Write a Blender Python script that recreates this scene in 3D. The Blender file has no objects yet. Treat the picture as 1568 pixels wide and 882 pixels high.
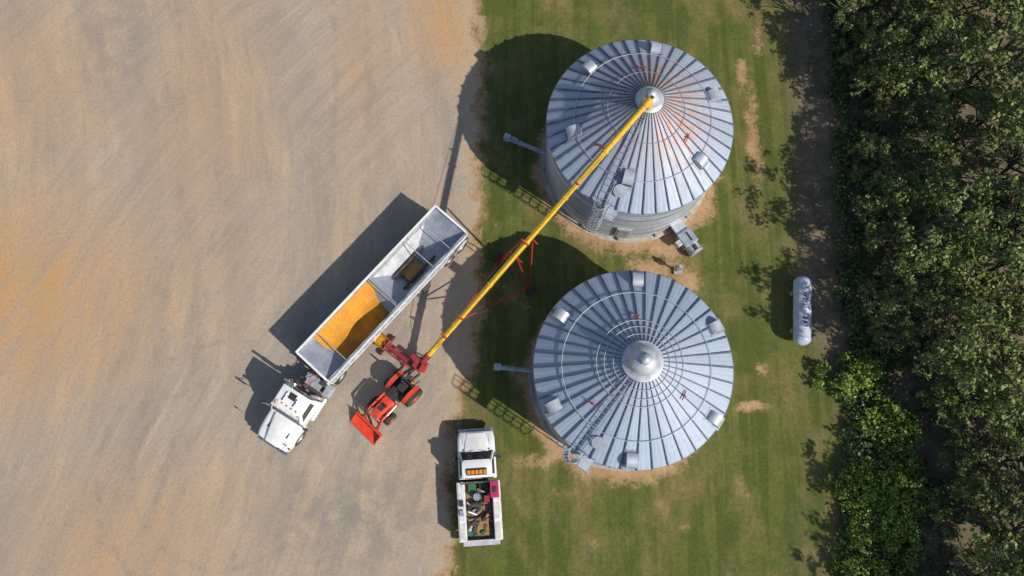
import bpy, math, random
import numpy as np
from mathutils import Vector, Matrix, noise as mnoise
random.seed(7); rng=np.random.default_rng(11)
S=bpy.context.scene
COL=S.collection
pi=math.pi
# ------------------------------------------------------------------ materials
def newmat(name):
    m=bpy.data.materials.new(name); m.use_nodes=True
    nt=m.node_tree; nt.nodes.clear()
    o=nt.nodes.new('ShaderNodeOutputMaterial'); b=nt.nodes.new('ShaderNodeBsdfPrincipled')
    nt.links.new(b.outputs[0],o.inputs[0]); return m,nt,b
class NG:
    def __init__(s,nt): s.nt=nt
    def n(s,t,**k):
        x=s.nt.nodes.new(t)
        for a,v in k.items(): setattr(x,a,v)
        return x
    def put(s,sock,v):
        if hasattr(v,'node'): s.nt.links.new(v,sock)
        else: sock.default_value=v
    def math(s,op,a,b=0.0,c=None,clamp=False):
        x=s.n('ShaderNodeMath',operation=op); x.use_clamp=clamp
        s.put(x.inputs[0],a); s.put(x.inputs[1],b)
        if c is not None: s.put(x.inputs[2],c)
        return x.outputs[0]
    def noise(s,vec,scale,detail=4,rough=.55,dist=0.):
        x=s.n('ShaderNodeTexNoise'); s.put(x.inputs['Vector'],vec); x.inputs['Scale'].default_value=scale
        x.inputs['Detail'].default_value=detail; x.inputs['Roughness'].default_value=rough
        x.inputs['Distortion'].default_value=dist
        return x.outputs[0]
    def ramp(s,f,a,b,lo=0.,hi=1.):
        x=s.n('ShaderNodeMapRange'); s.put(x.inputs[0],f); x.inputs[1].default_value=a; x.inputs[2].default_value=b
        x.inputs[3].default_value=lo; x.inputs[4].default_value=hi; x.interpolation_type='SMOOTHSTEP'
        return x.outputs[0]
    def mix(s,f,a,b,mode='MIX'):
        x=s.n('ShaderNodeMix',data_type='RGBA',blend_type=mode)
        s.put(x.inputs[0],f); s.put(x.inputs[6],a if hasattr(a,'node') else (*a,1)); s.put(x.inputs[7],b if hasattr(b,'node') else (*b,1))
        return x.outputs[2]
    def mapping(s,vec,scale=(1,1,1),loc=(0,0,0),rot=(0,0,0)):
        x=s.n('ShaderNodeMapping'); s.put(x.inputs[0],vec); x.inputs['Scale'].default_value=scale
        x.inputs['Location'].default_value=loc; x.inputs['Rotation'].default_value=rot
        return x.outputs[0]
    def attr(s,name): return s.n('ShaderNodeAttribute',attribute_name=name).outputs['Fac']
    def bump(s,h,st,d=.02):
        x=s.n('ShaderNodeBump'); x.inputs['Strength'].default_value=st; x.inputs['Distance'].default_value=d
        s.put(x.inputs['Height'],h); return x.outputs[0]
def pm(name,c1,c2=None,scale=3,rough=.5,metal=0.,bump=0.,dirt=.0,coat=0.,spec=.5):
    m,nt,b=newmat(name); g=NG(nt); P=g.n('ShaderNodeTexCoord').outputs['Object']
    c2=c2 or tuple(x*.78 for x in c1)
    f=g.ramp(g.noise(P,scale,3,.6),.35,.68)
    col=g.mix(f,c1,c2)
    fine=g.noise(P,scale*9,2,.6)
    col=g.mix(g.ramp(fine,.5,.8,0,.25+dirt),col,tuple(x*.55 for x in c2))
    if dirt: col=g.mix(g.ramp(g.noise(P,scale*.7,4,.7),.45,.75,0,dirt),col,(.22,.17,.12))
    g.put(b.inputs['Base Color'],col); b.inputs['Roughness'].default_value=rough; b.inputs['Metallic'].default_value=metal
    g.put(b.inputs['Roughness'],g.ramp(fine,.2,.8,max(rough-.1,.05),min(rough+.15,1)))
    b.inputs['Coat Weight'].default_value=coat; b.inputs['Specular IOR Level'].default_value=spec
    if bump: g.put(b.inputs['Normal'],g.bump(fine,bump))
    return m
M={}
M['white']=pm('white_paint',(.78,.79,.80),(.68,.69,.70),2,.3,0,0,.12,.3)
M['whitedirty']=pm('worn_white_paint',(.66,.66,.65),(.50,.49,.47),3,.45,0,0,.35)
M['alu']=pm('brushed_aluminium',(.60,.63,.67),(.43,.46,.5),2,.42,.45,.1,.15)
M['aluin']=pm('dusty_shade_toned_aluminium_liner',(.36,.40,.47),(.26,.29,.34),1.6,.5,.3,.1,.22)  # dusty liner, its colour also darkened to paint in shade inside the box
M['steel']=pm('dark_frame_steel',(.05,.05,.052),(.09,.08,.07),4,.6,.3,.2,.2)
M['tyre']=pm('tyre_rubber',(.025,.025,.026),(.05,.047,.042),6,.85,0,.3,.25)
M['rim']=pm('wheel_rim',(.5,.5,.5),(.35,.34,.32),6,.4,.5,0,.2)
M['chrome']=pm('chrome',(.75,.76,.78),(.6,.6,.62),3,.2,.9)
M['glass']=pm('tinted_glass',(.02,.028,.035),(.03,.035,.04),2,.08,0,0,.02,.5)
M['red']=pm('red_paint',(.50,.03,.02),(.36,.025,.02),4,.4,0,0,.2,.1)
M['orange']=pm('orange_red_paint',(.72,.06,.018),(.55,.045,.018),4,.38,0,0,.2,.1)
M['crimson']=pm('crimson_paint',(.28,.025,.035),(.18,.02,.025),4,.5,0,0,.25)
M['yellow']=pm('yellow_paint',(.76,.46,.012),(.60,.34,.02),5,.42,0,0,.2,.1)
M['amber']=pm('amber_lens',(.80,.27,.02),(.6,.17,.02),8,.25)
M['black']=pm('black_plastic',(.02,.02,.02),(.035,.034,.033),6,.6)
M['magenta']=pm('magenta_plastic',(.45,.02,.12),(.35,.02,.1),6,.5)
M['wood']=pm('plank_wood',(.25,.16,.09),(.15,.10,.065),6,.8,0,.2,.2)
M['residue']=pm('grain_residue',(.40,.22,.07),(.24,.13,.05),5,.9,0,.2,.1)
M['green']=pm('green_plastic',(.04,.14,.06),(.03,.1,.05),6,.5)
M['concrete']=pm('concrete',(.42,.38,.33),(.30,.26,.21),2,.9,0,.3,.3)
M['bluegrey']=pm('galvanised_bluish',(.34,.40,.48),(.24,.29,.36),3,.45,.4,.1,.15)
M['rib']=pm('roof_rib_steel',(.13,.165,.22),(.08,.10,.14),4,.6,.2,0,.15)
M['cap']=pm('roof_cap_steel',(.50,.54,.58),(.36,.39,.43),3,.45,.3,.1,.2)
M['vent']=pm('roof_vent_steel',(.50,.54,.60),(.38,.42,.48),3,.42,.3,.05,.15)
M['rail']=pm('ladder_galvanised_steel',(.36,.41,.48),(.26,.30,.36),3,.5,.3,.05,.15)
M['tankw']=pm('propane_tank_paint',(.48,.54,.66),(.36,.41,.52),2,.4,0,0,.3)
M['tarp']=pm('rolled_tarp',(.5,.52,.55),(.38,.4,.42),3,.7,0,.2,.2)
def metal_roof(name,stain):
    m,nt,b=newmat(name); g=NG(nt); P=g.n('ShaderNodeTexCoord').outputs['Object']
    t=g.attr('tint')
    sx=g.n('ShaderNodeSeparateXYZ'); g.put(sx.inputs[0],P)
    r=g.math('SQRT',g.math('ADD',g.math('MULTIPLY',sx.outputs[0],sx.outputs[0]),g.math('MULTIPLY',sx.outputs[1],sx.outputs[1])))
    cx=g.n('ShaderNodeCombineXYZ'); g.put(cx.inputs[0],g.math('DIVIDE',sx.outputs[0],r)); g.put(cx.inputs[1],g.math('DIVIDE',sx.outputs[1],r)); g.put(cx.inputs[2],g.math('MULTIPLY',r,.06))
    col=g.mix(t,(.29,.36,.465),(.375,.445,.55))
    streak=g.noise(cx.outputs[0],22,3,.7)
    col=g.mix(g.ramp(streak,.45,.8,0,.4),col,(.23,.28,.35))
    col=g.mix(g.ramp(g.noise(P,1.3,4,.7),.5,.8,0,.4),col,(.46,.51,.58))
    col=g.mix(g.ramp(g.noise(P,9,3,.6),.5,.75,0,.35),col,(.22,.26,.32))
    s2=g.noise(cx.outputs[0],13,4,.7)
    ne=g.ramp(g.math('ADD',g.math('DIVIDE',sx.outputs[0],r),g.math('MULTIPLY',g.math('DIVIDE',sx.outputs[1],r),.35)),-.6,.7,.35,1.)
    f=g.math('MULTIPLY',g.math('MULTIPLY',g.ramp(r,.3,5.4,1.3,0),g.ramp(s2,.40,.62,.22,1)),ne)
    f=g.math('MULTIPLY',f,g.ramp(g.noise(P,2.5,4,.7),.35,.6,.35,1))
    col=g.mix(g.math('MULTIPLY',f,stain,clamp=True),col,(.46,.24,.16))
    g.put(b.inputs['Base Color'],col); b.inputs['Metallic'].default_value=.12; b.inputs['Specular IOR Level'].default_value=.4
    g.put(b.inputs['Roughness'],g.ramp(streak,.2,.8,.5,.68))
    return m
M['roof1']=metal_roof('galvanised_roof_dusty',1.25); M['roof2']=metal_roof('galvanised_roof',.12)
def wallmat():
    m,nt,b=newmat('corrugated_galvanised_wall'); g=NG(nt); P=g.n('ShaderNodeTexCoord').outputs['Object']
    t=g.attr('tint')
    col=g.mix(t,(.36,.41,.47),(.54,.57,.61))
    st=g.noise(g.mapping(P,(3,3,.25)),2.2,4,.7)
    col=g.mix(g.ramp(st,.45,.75,0,.5),col,(.28,.31,.34))
    g.put(b.inputs['Base Color'],col); b.inputs['Metallic'].default_value=.4; b.inputs['Roughness'].default_value=.42
    return m
M['wall']=wallmat()
def cornmat():
    m,nt,b=newmat('corn_grain'); g=NG(nt); P=g.n('ShaderNodeTexCoord').outputs['Object']
    v=g.n('ShaderNodeTexVoronoi'); g.put(v.inputs[0],P); v.inputs['Scale'].default_value=22
    col=g.mix(g.ramp(g.noise(P,1.4,4,.65),.35,.65),(.70,.33,.012),(.54,.23,.010))
    col=g.mix(g.ramp(v.outputs[0],.25,.7,0,.6),col,(.32,.12,.01))
    g.put(b.inputs['Base Color'],col); b.inputs['Roughness'].default_value=.7
    g.put(b.inputs['Normal'],g.bump(v.outputs[0],.6,.03)); return m
M['corn']=cornmat()
def leafmat(name,a,b_,c,k=.6):
    m,nt,b=newmat(name); g=NG(nt)
    t=g.attr('tint'); oi=g.n('ShaderNodeObjectInfo').outputs['Random']
    col=g.mix(t,a,b_); col=g.mix(g.math('MULTIPLY',oi,k),col,c)
    g.put(b.inputs['Base Color'],col); b.inputs['Roughness'].default_value=.5; b.inputs['Specular IOR Level'].default_value=.3
    return m
M['leaf']=leafmat('tree_foliage',(.04,.08,.025),(.19,.235,.06),(.15,.165,.055),.75)
M['shrubleaf']=leafmat('shrub_foliage',(.08,.14,.022),(.24,.34,.06),(.15,.24,.04))
M['under']=leafmat('undergrowth_foliage',(.035,.075,.028),(.10,.165,.05),(.05,.09,.03))
M['bark']=pm('tree_bark',(.10,.08,.06),(.06,.05,.04),5,.9,0,.5)
# ------------------------------------------------------------------ mesh builder
class B:
    def __init__(s): s.v=[];s.f=[];s.m=[];s.sm=[];s.names=[];s.t=[]
    def mi(s,k):
        if k not in s.names: s.names.append(k)
        return s.names.index(k)
    def add(s,vs,fs,k,smooth=False,tint=.5):
        o=len(s.v); s.v+= [tuple(v) for v in vs]; i=s.mi(k)
        for f in fs: s.f.append([a+o for a in f]); s.m.append(i); s.sm.append(smooth); s.t.append(tint)
    def box(s,c,d,k,rz=0,rot=None):
        R=rot if rot is not None else Matrix.Rotation(rz,3,'Z')
        vs=[Vector(c)+R@Vector((x*d[0]/2,y*d[1]/2,z*d[2]/2)) for x in(-1,1) for y in(-1,1) for z in(-1,1)]
        s.add(vs,[(0,1,3,2),(4,6,7,5),(0,4,5,1),(2,3,7,6),(0,2,6,4),(1,5,7,3)],k)
    def fr(s,b,z0,t,z1,k):
        vs=[(b[0],-b[2],z0),(b[1],-b[2],z0),(b[1],b[2],z0),(b[0],b[2],z0),(t[0],-t[2],z1),(t[1],-t[2],z1),(t[1],t[2],z1),(t[0],t[2],z1)]
        s.add(vs,[(0,3,2,1),(4,5,6,7),(0,1,5,4),(1,2,6,5),(2,3,7,6),(3,0,4,7)],k); return vs
    def pane(s,q,ins,off,k,insv=None):
        q=[Vector(a) for a in q]; insv=ins if insv is None else insv
        n=(q[1]-q[0]).cross(q[3]-q[0]).normalized()
        def P(u,v): return (q[0]*(1-u)+q[1]*u)*(1-v)+(q[3]*(1-u)+q[2]*u)*v+n*off
        s.add([P(ins,insv),P(1-ins,insv),P(1-ins,1-insv),P(ins,1-insv)],[(0,1,2,3)],k)
    def tube(s,a,b,r,k,n=8,r2=None,cap=True):
        a=Vector(a);b=Vector(b);r2=r if r2 is None else r2
        q=(b-a).to_track_quat('Z','Y'); vs=[]
        for P,rr in((a,r),(b,r2)):
            for i in range(n): vs.append(P+q@Vector((math.cos(2*pi*i/n)*rr,math.sin(2*pi*i/n)*rr,0)))
        s.add(vs,[(i,(i+1)%n,n+(i+1)%n,n+i) for i in range(n)],k,True)
        if cap: s.add(vs,[tuple(range(n))[::-1],tuple(range(n,2*n))],k)
    def path(s,pts,r,k,n=6):
        for a,b in zip(pts[:-1],pts[1:]): s.tube(a,b,r,k,n)
    def lathe(s,prof,k,M4,n=24,smooth=True,a0=0,a1=2*pi):
        full=abs(a1-a0-2*pi)<1e-6; m=n if full else n+1
        vs=[M4@Vector((r*math.cos(a0+(a1-a0)*i/n),r*math.sin(a0+(a1-a0)*i/n),z)) for (r,z) in prof for i in range(m)]
        fs=[(j*m+i,j*m+(i+1)%m,(j+1)*m+(i+1)%m,(j+1)*m+i) for j in range(len(prof)-1) for i in range(n)]
        s.add(vs,fs,k,smooth)
    def wheel(s,c,r,w,rim='rim'):
        Mx=Matrix.Translation(c)@Matrix.Rotation(pi/2,4,'X')
        h=w/2
        s.lathe([(r*.58,h*.8),(r*.66,h),(r*.9,h),(r,h*.7),(r,-h*.7),(r*.9,-h),(r*.66,-h),(r*.58,-h*.8)],'tyre',Mx,24)
        for a in(-1,1): s.lathe([(0.001,a*h*.35),(r*.2,a*h*.45),(r*.3,a*h*.3),(r*.55,a*h*.5),(r*.6,a*h*.85)],rim,Mx,20)
        for i in range(18):
            a=2*pi*i/18; s.box((c[0]+math.cos(a)*r,c[1],c[2]+math.sin(a)*r),(r*.05,w*.7,r*.09),'tyre',rot=Matrix.Rotation(-a,3,'Y'))
    def loft(s,rings,k,smooth=True,caps=True):
        n=len(rings[0]); vs=[p for r in rings for p in r]
        s.add(vs,[(j*n+i,j*n+(i+1)%n,(j+1)*n+(i+1)%n,(j+1)*n+i) for j in range(len(rings)-1) for i in range(n)],k,smooth)
        if caps: s.add(vs,[tuple(range(n))[::-1],tuple(range((len(rings)-1)*n,len(rings)*n))],k)
    def emit(s,name,parent=None,bevel=0,Mw=None):
        me=bpy.data.meshes.new(name); me.from_pydata(s.v,[],s.f)
        for k in s.names: me.materials.append(M[k])
        me.polygons.foreach_set('material_index',s.m); me.polygons.foreach_set('use_smooth',s.sm)
        a=me.attributes.new('tint','FLOAT','FACE'); a.data.foreach_set('value',s.t)
        me.update(); o=bpy.data.objects.new(name,me); COL.objects.link(o)
        if parent: o.parent=parent
        if Mw is not None: o.matrix_world=Mw
        if bevel:
            bv=o.modifiers.new('bevel','BEVEL'); bv.width=bevel; bv.segments=2; bv.limit_method='ANGLE'; bv.angle_limit=.6
        return o
def rr(x,hy,z0,z1,c=.12,n=3):
    pts=[]
    for (sy,sz,a0) in((1,1,0),(-1,1,pi/2),(-1,-1,pi),(1,-1,3*pi/2)):
        cy=sy*(hy-c); cz=(z1-c) if sz>0 else (z0+c)
        for i in range(n+1):
            a=a0+pi/2*i/n; pts.append((x,cy+math.cos(a)*c,cz+math.sin(a)*c))
    return pts
def empty(name,loc,ang=0):
    e=bpy.data.objects.new(name,None); COL.objects.link(e); e.location=loc; e.rotation_euler=(0,0,ang); e.empty_display_size=.5
    return e
# ------------------------------------------------------------------ ground
yb=[-60,-7.2,-4.8,-2.4,-.3,1.9,3.4,4.9,7.2,9.5,11.9,15.5,17.6,20.2,23.7,25.5,28.3,80]
xb=[-4.5,-3.9,-3.6,-3.9,-3.7,-3.5,-3.1,-2.6,-2.2,-1.9,-2.4,-2.2,-2.5,-2.3,-2.05,-2.35,-2.6,-3]
yt=[-60,-6.6,-.3,3.4,4.9,7.9,11,15,23.7,28.3,80]; xt=[17,17.2,18,18.3,18.2,17.8,17.8,18,18.4,18.5,18]
def axis(lo,hi,st):
    a=list(np.arange(lo,hi+1e-6,st)); d=st; x=hi; up=[]
    while x<900: d*=1.5; x+=d; up.append(x)
    d=st;x=lo;dn=[]
    while x>-900: d*=1.5; x-=d; dn.append(x)
    return np.array(dn[::-1]+a+up)
xs=axis(-36,34,.25); ys=axis(-10,32,.25)
X,Y=np.meshgrid(xs,ys); nx,ny=len(xs),len(ys)
Z=np.zeros_like(X)
me=bpy.data.meshes.new('ground')
inner=(np.abs(X)<60)&(np.abs(Y)<60)
for j in range(ny):
    for i in range(nx):
        if inner[j,i]: Z[j,i]=(mnoise.noise((X[j,i]*.35,Y[j,i]*.35,0))*.03+mnoise.noise((X[j,i]*1.3,Y[j,i]*1.3,5))*.012)-.02
co=np.stack([X.ravel(),Y.ravel(),Z.ravel()],1)
idx=np.arange(nx*ny).reshape(ny,nx)
q=np.stack([idx[:-1,:-1].ravel(),idx[:-1,1:].ravel(),idx[1:,1:].ravel(),idx[1:,:-1].ravel()],1)
me.vertices.add(len(co)); me.vertices.foreach_set('co',co.ravel())
me.loops.add(q.size); me.loops.foreach_set('vertex_index',q.ravel())
me.polygons.add(len(q)); me.polygons.foreach_set('loop_start',np.arange(len(q))*4); me.polygons.foreach_set('loop_total',np.full(len(q),4))
me.update(); me.validate()
S1=(6.89,17.36); S2=(6.11,4.18); RB=5.0
def blob(cx,cy,rx,ry,p=1.): 
    return p*np.exp(-((X-cx)/rx)**2-((Y-cy)/ry)**2)
gd=np.interp(Y,yb,xb)-X
dirt=np.zeros_like(X)
for (cx,cy) in(S1,S2):
    r=np.hypot(X-cx,Y-cy); ang=np.arctan2(Y-cy,X-cx)
    wdt=.62+.38*np.cos(ang+pi*.45)
    dirt=np.maximum(dirt,np.clip(1.1-(r-5.0)/(wdt*1.5+.3),0,1.05))
for b in((11.2,14.7,1.3,1.6,1.15),(9.3,12.1,2.0,1.1,1.1),(8.3,10.6,2.2,1.0,.9),(10.1,10.0,1.4,1.3,.9),(14.8,19.,.7,4.8,.86),(14.3,23.2,.5,1.4,.85),(13.6,2.6,1.2,.4,.95),(.2,8.8,2.4,1.4,.5),(0.6,4.4,1.6,1.2,.7),(1.4,-.5,2.0,.8,.62),(14.3,4.6,.6,.9,.66),(9.5,-4,.7,1.,.6),(4.5,-5,.7,.5,.6),(15.5,26,.8,2.4,.6),(3.,-2.2,2.4,.6,.5),(12.9,-2.,.9,2.2,.45),(-.9,12.,1.1,2.5,.42)):
    dirt=np.maximum(dirt,blob(*b))
forest=X-np.interp(Y,yt,xt)-np.interp(Y,[-60,2.5,7,80],[1.9,1.9,.2,.2])
for nme,arr in(('gd',gd),('dirt',dirt),('forest',forest)):
    a=me.attributes.new(nme,'FLOAT','POINT'); a.data.foreach_set('value',arr.ravel().astype(np.float32))
m,nt,bs=newmat('ground_gravel_and_grass'); g=NG(nt)
P=g.n('ShaderNodeNewGeometry').outputs['Position']
n_big=g.noise(P,.12,3,.55); n_mid=g.noise(P,.7,5,.65); n_f=g.noise(P,5,4,.7); n_ff=g.noise(P,16,2,.75)
sp=g.n('ShaderNodeSeparateXYZ'); g.put(sp.inputs[0],P)
def rad_(cx,cy):
    dx=g.math('SUBTRACT',sp.outputs[0],cx); dy=g.math('SUBTRACT',sp.outputs[1],cy)
    return g.math('SQRT',g.math('ADD',g.math('MULTIPLY',dx,dx),g.math('MULTIPLY',dy,dy))),dx,dy
def polar(cx,cy,ks,kt):
    r,dx,dy=rad_(cx,cy); a=g.math('ARCTAN2',dy,dx)
    c=g.n('ShaderNodeCombineXYZ'); g.put(c.inputs[0],g.math('MULTIPLY',r,ks)); g.put(c.inputs[1],g.math('MULTIPLY',a,kt))
    return c.outputs[0]
st1=g.noise(polar(-70.,12.,1.3,9.),1.,5,.7,.4); st2=g.noise(polar(40.,-26.,1.5,9.),1.,5,.7,.4)
lane=g.noise(polar(-75.,4.,.42,2.2),1.,2,.5,.3)
stm=g.mix(g.ramp(n_big,.42,.58),st1,st2)
gc=g.mix(g.ramp(n_big,.36,.64),(.425,.33,.235),(.37,.315,.26))
gc=g.mix(g.ramp(lane,.40,.58,0,.65),gc,(.305,.265,.222))
gc=g.mix(g.ramp(stm,.42,.66,0,.6),gc,(.265,.23,.19))
gc=g.mix(g.ramp(stm,.48,.30,0,.45),gc,(.47,.375,.27))
def spot(cx,cy,rx,ry):
    v=g.mapping(P,(1/rx,1/ry,0),(-cx/rx,-cy/ry,0)); L=g.n('ShaderNodeVectorMath',operation='LENGTH'); g.put(L.inputs[0],v); return g.ramp(L.outputs['Value'],1.35,.0)
cl=g.math('MAXIMUM',g.math('MAXIMUM',spot(-29,9,10,8),spot(-4,27.5,3.2,6)),g.math('MAXIMUM',g.math('MULTIPLY',spot(-21,-5,8,6),.6),g.math('MULTIPLY',spot(-19,19,5,15),.42)))
cl=g.math('MAXIMUM',cl,g.math('MULTIPLY',spot(-9.5,24,2.5,9),.42)); cl=g.math('MAXIMUM',cl,g.math('MULTIPLY',spot(-31,22,8,9),.45))
cl=g.math('MULTIPLY',cl,g.ramp(stm,.35,.62,1.1,.55))
gc=g.mix(g.math('MULTIPLY',cl,.9,clamp=True),gc,(.47,.265,.11))
gry=g.math('MAXIMUM',spot(-8.5,-3.5,6,4),g.math('MULTIPLY',spot(-6,5,5,5),.6)); gry=g.math('MAXIMUM',gry,g.math('MULTIPLY',spot(-25,25,3,5),.7))
gc=g.mix(g.math('MULTIPLY',gry,g.ramp(n_mid,.38,.60,.1,.8)),gc,(.215,.20,.185))
for (cx,cy,r0,wd) in((-16.,-1.,5.3,.16),(-16.,-1.,7.3,.18),(-90.,14.,70.,.2),(-90.,14.,72.1,.2),(-90.,20.,79.,.2),(-90.,20.,81.1,.2)):
    r,_,_=rad_(cx,cy); k=g.ramp(g.math('ABSOLUTE',g.math('SUBTRACT',g.math('ADD',r,g.math('MULTIPLY',n_mid,.5)),r0+.25)),wd*2,0,0,.38)
    gc=g.mix(g.math('MULTIPLY',k,g.ramp(n_mid,.42,.62)),gc,(.21,.185,.16))
gc=g.mix(g.ramp(n_f,.45,.75,0,.42),gc,(.21,.18,.145))
gc=g.mix(g.ramp(n_ff,.55,.8,0,.5),gc,(.60,.52,.42))
gc=g.mix(g.ramp(n_ff,.45,.22,0,.5),gc,(.16,.135,.11))
# grass
stripe=g.noise(g.mapping(P,(1.1,.04,1)),1.2,2,.6); wear=g.noise(g.mapping(P,(1,.6,1)),.33,4,.7)
gr=g.mix(g.ramp(n_mid,.32,.68),(.08,.102,.023),(.13,.138,.036))
gr=g.mix(g.ramp(stripe,.44,.56,0,.7),gr,(.056,.08,.018))
gr=g.mix(g.ramp(wear,.45,.68,0,.8),gr,(.20,.155,.07))
gr=g.mix(g.ramp(n_f,.42,.72,0,.55),gr,(.048,.064,.016))
gr=g.mix(g.ramp(n_ff,.5,.8,0,.55),gr,(.22,.21,.085))
gr=g.mix(g.ramp(n_ff,.45,.22,0,.45),gr,(.035,.048,.012))
dc=g.mix(g.ramp(n_mid,.3,.7),(.42,.235,.12),(.46,.32,.20)); dc=g.mix(g.ramp(n_f,.4,.7,0,.6),dc,(.25,.15,.085))
dsum=g.math('ADD',g.attr('dirt'),g.math('MULTIPLY',g.math('SUBTRACT',g.math('ADD',g.math('MULTIPLY',n_mid,.5),g.math('MULTIPLY',n_f,.5)),.5),2.4))
gr=g.mix(g.ramp(dsum,.42,.85,0,.9),gr,dc)
gr=g.mix(g.ramp(wear,.62,.74,0,.7),gr,(.29,.20,.11))
fc=g.mix(g.ramp(n_mid,.38,.66),(.21,.16,.115),(.11,.10,.055)); fc=g.mix(g.ramp(n_f,.45,.7,0,.5),fc,(.08,.07,.045))
ff=g.ramp(g.math('ADD',g.attr('forest'),g.math('MULTIPLY',g.math('SUBTRACT',n_mid,.5),3.)),-2.2,-.2)
gr=g.mix(ff,gr,fc)
edge=g.math('ADD',g.attr('gd'),g.math('ADD',g.math('MULTIPLY',g.math('SUBTRACT',n_mid,.5),2.4),g.math('MULTIPLY',g.math('SUBTRACT',n_f,.5),2.2)))
rim=g.mix(g.ramp(edge,-.8,.0,0,.8),gr,dc)
final=g.mix(g.ramp(edge,-.2,.35),rim,g.mix(g.ramp(edge,1.5,.1,0,.5),gc,(.46,.36,.24)))
g.put(bs.inputs['Base Color'],final); bs.inputs['Roughness'].default_value=.95; bs.inputs['Specular IOR Level'].default_value=.15
hb=g.math('ADD',g.math('MULTIPLY',n_f,.6),g.math('MULTIPLY',n_ff,.4))
g.put(bs.inputs['Normal'],g.bump(hb,.5,.07))
me.materials.append(m)
gnd=bpy.data.objects.new('ground',me); COL.objects.link(gnd)
me.polygons.foreach_set('use_smooth',np.ones(len(me.polygons),dtype=bool))
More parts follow.
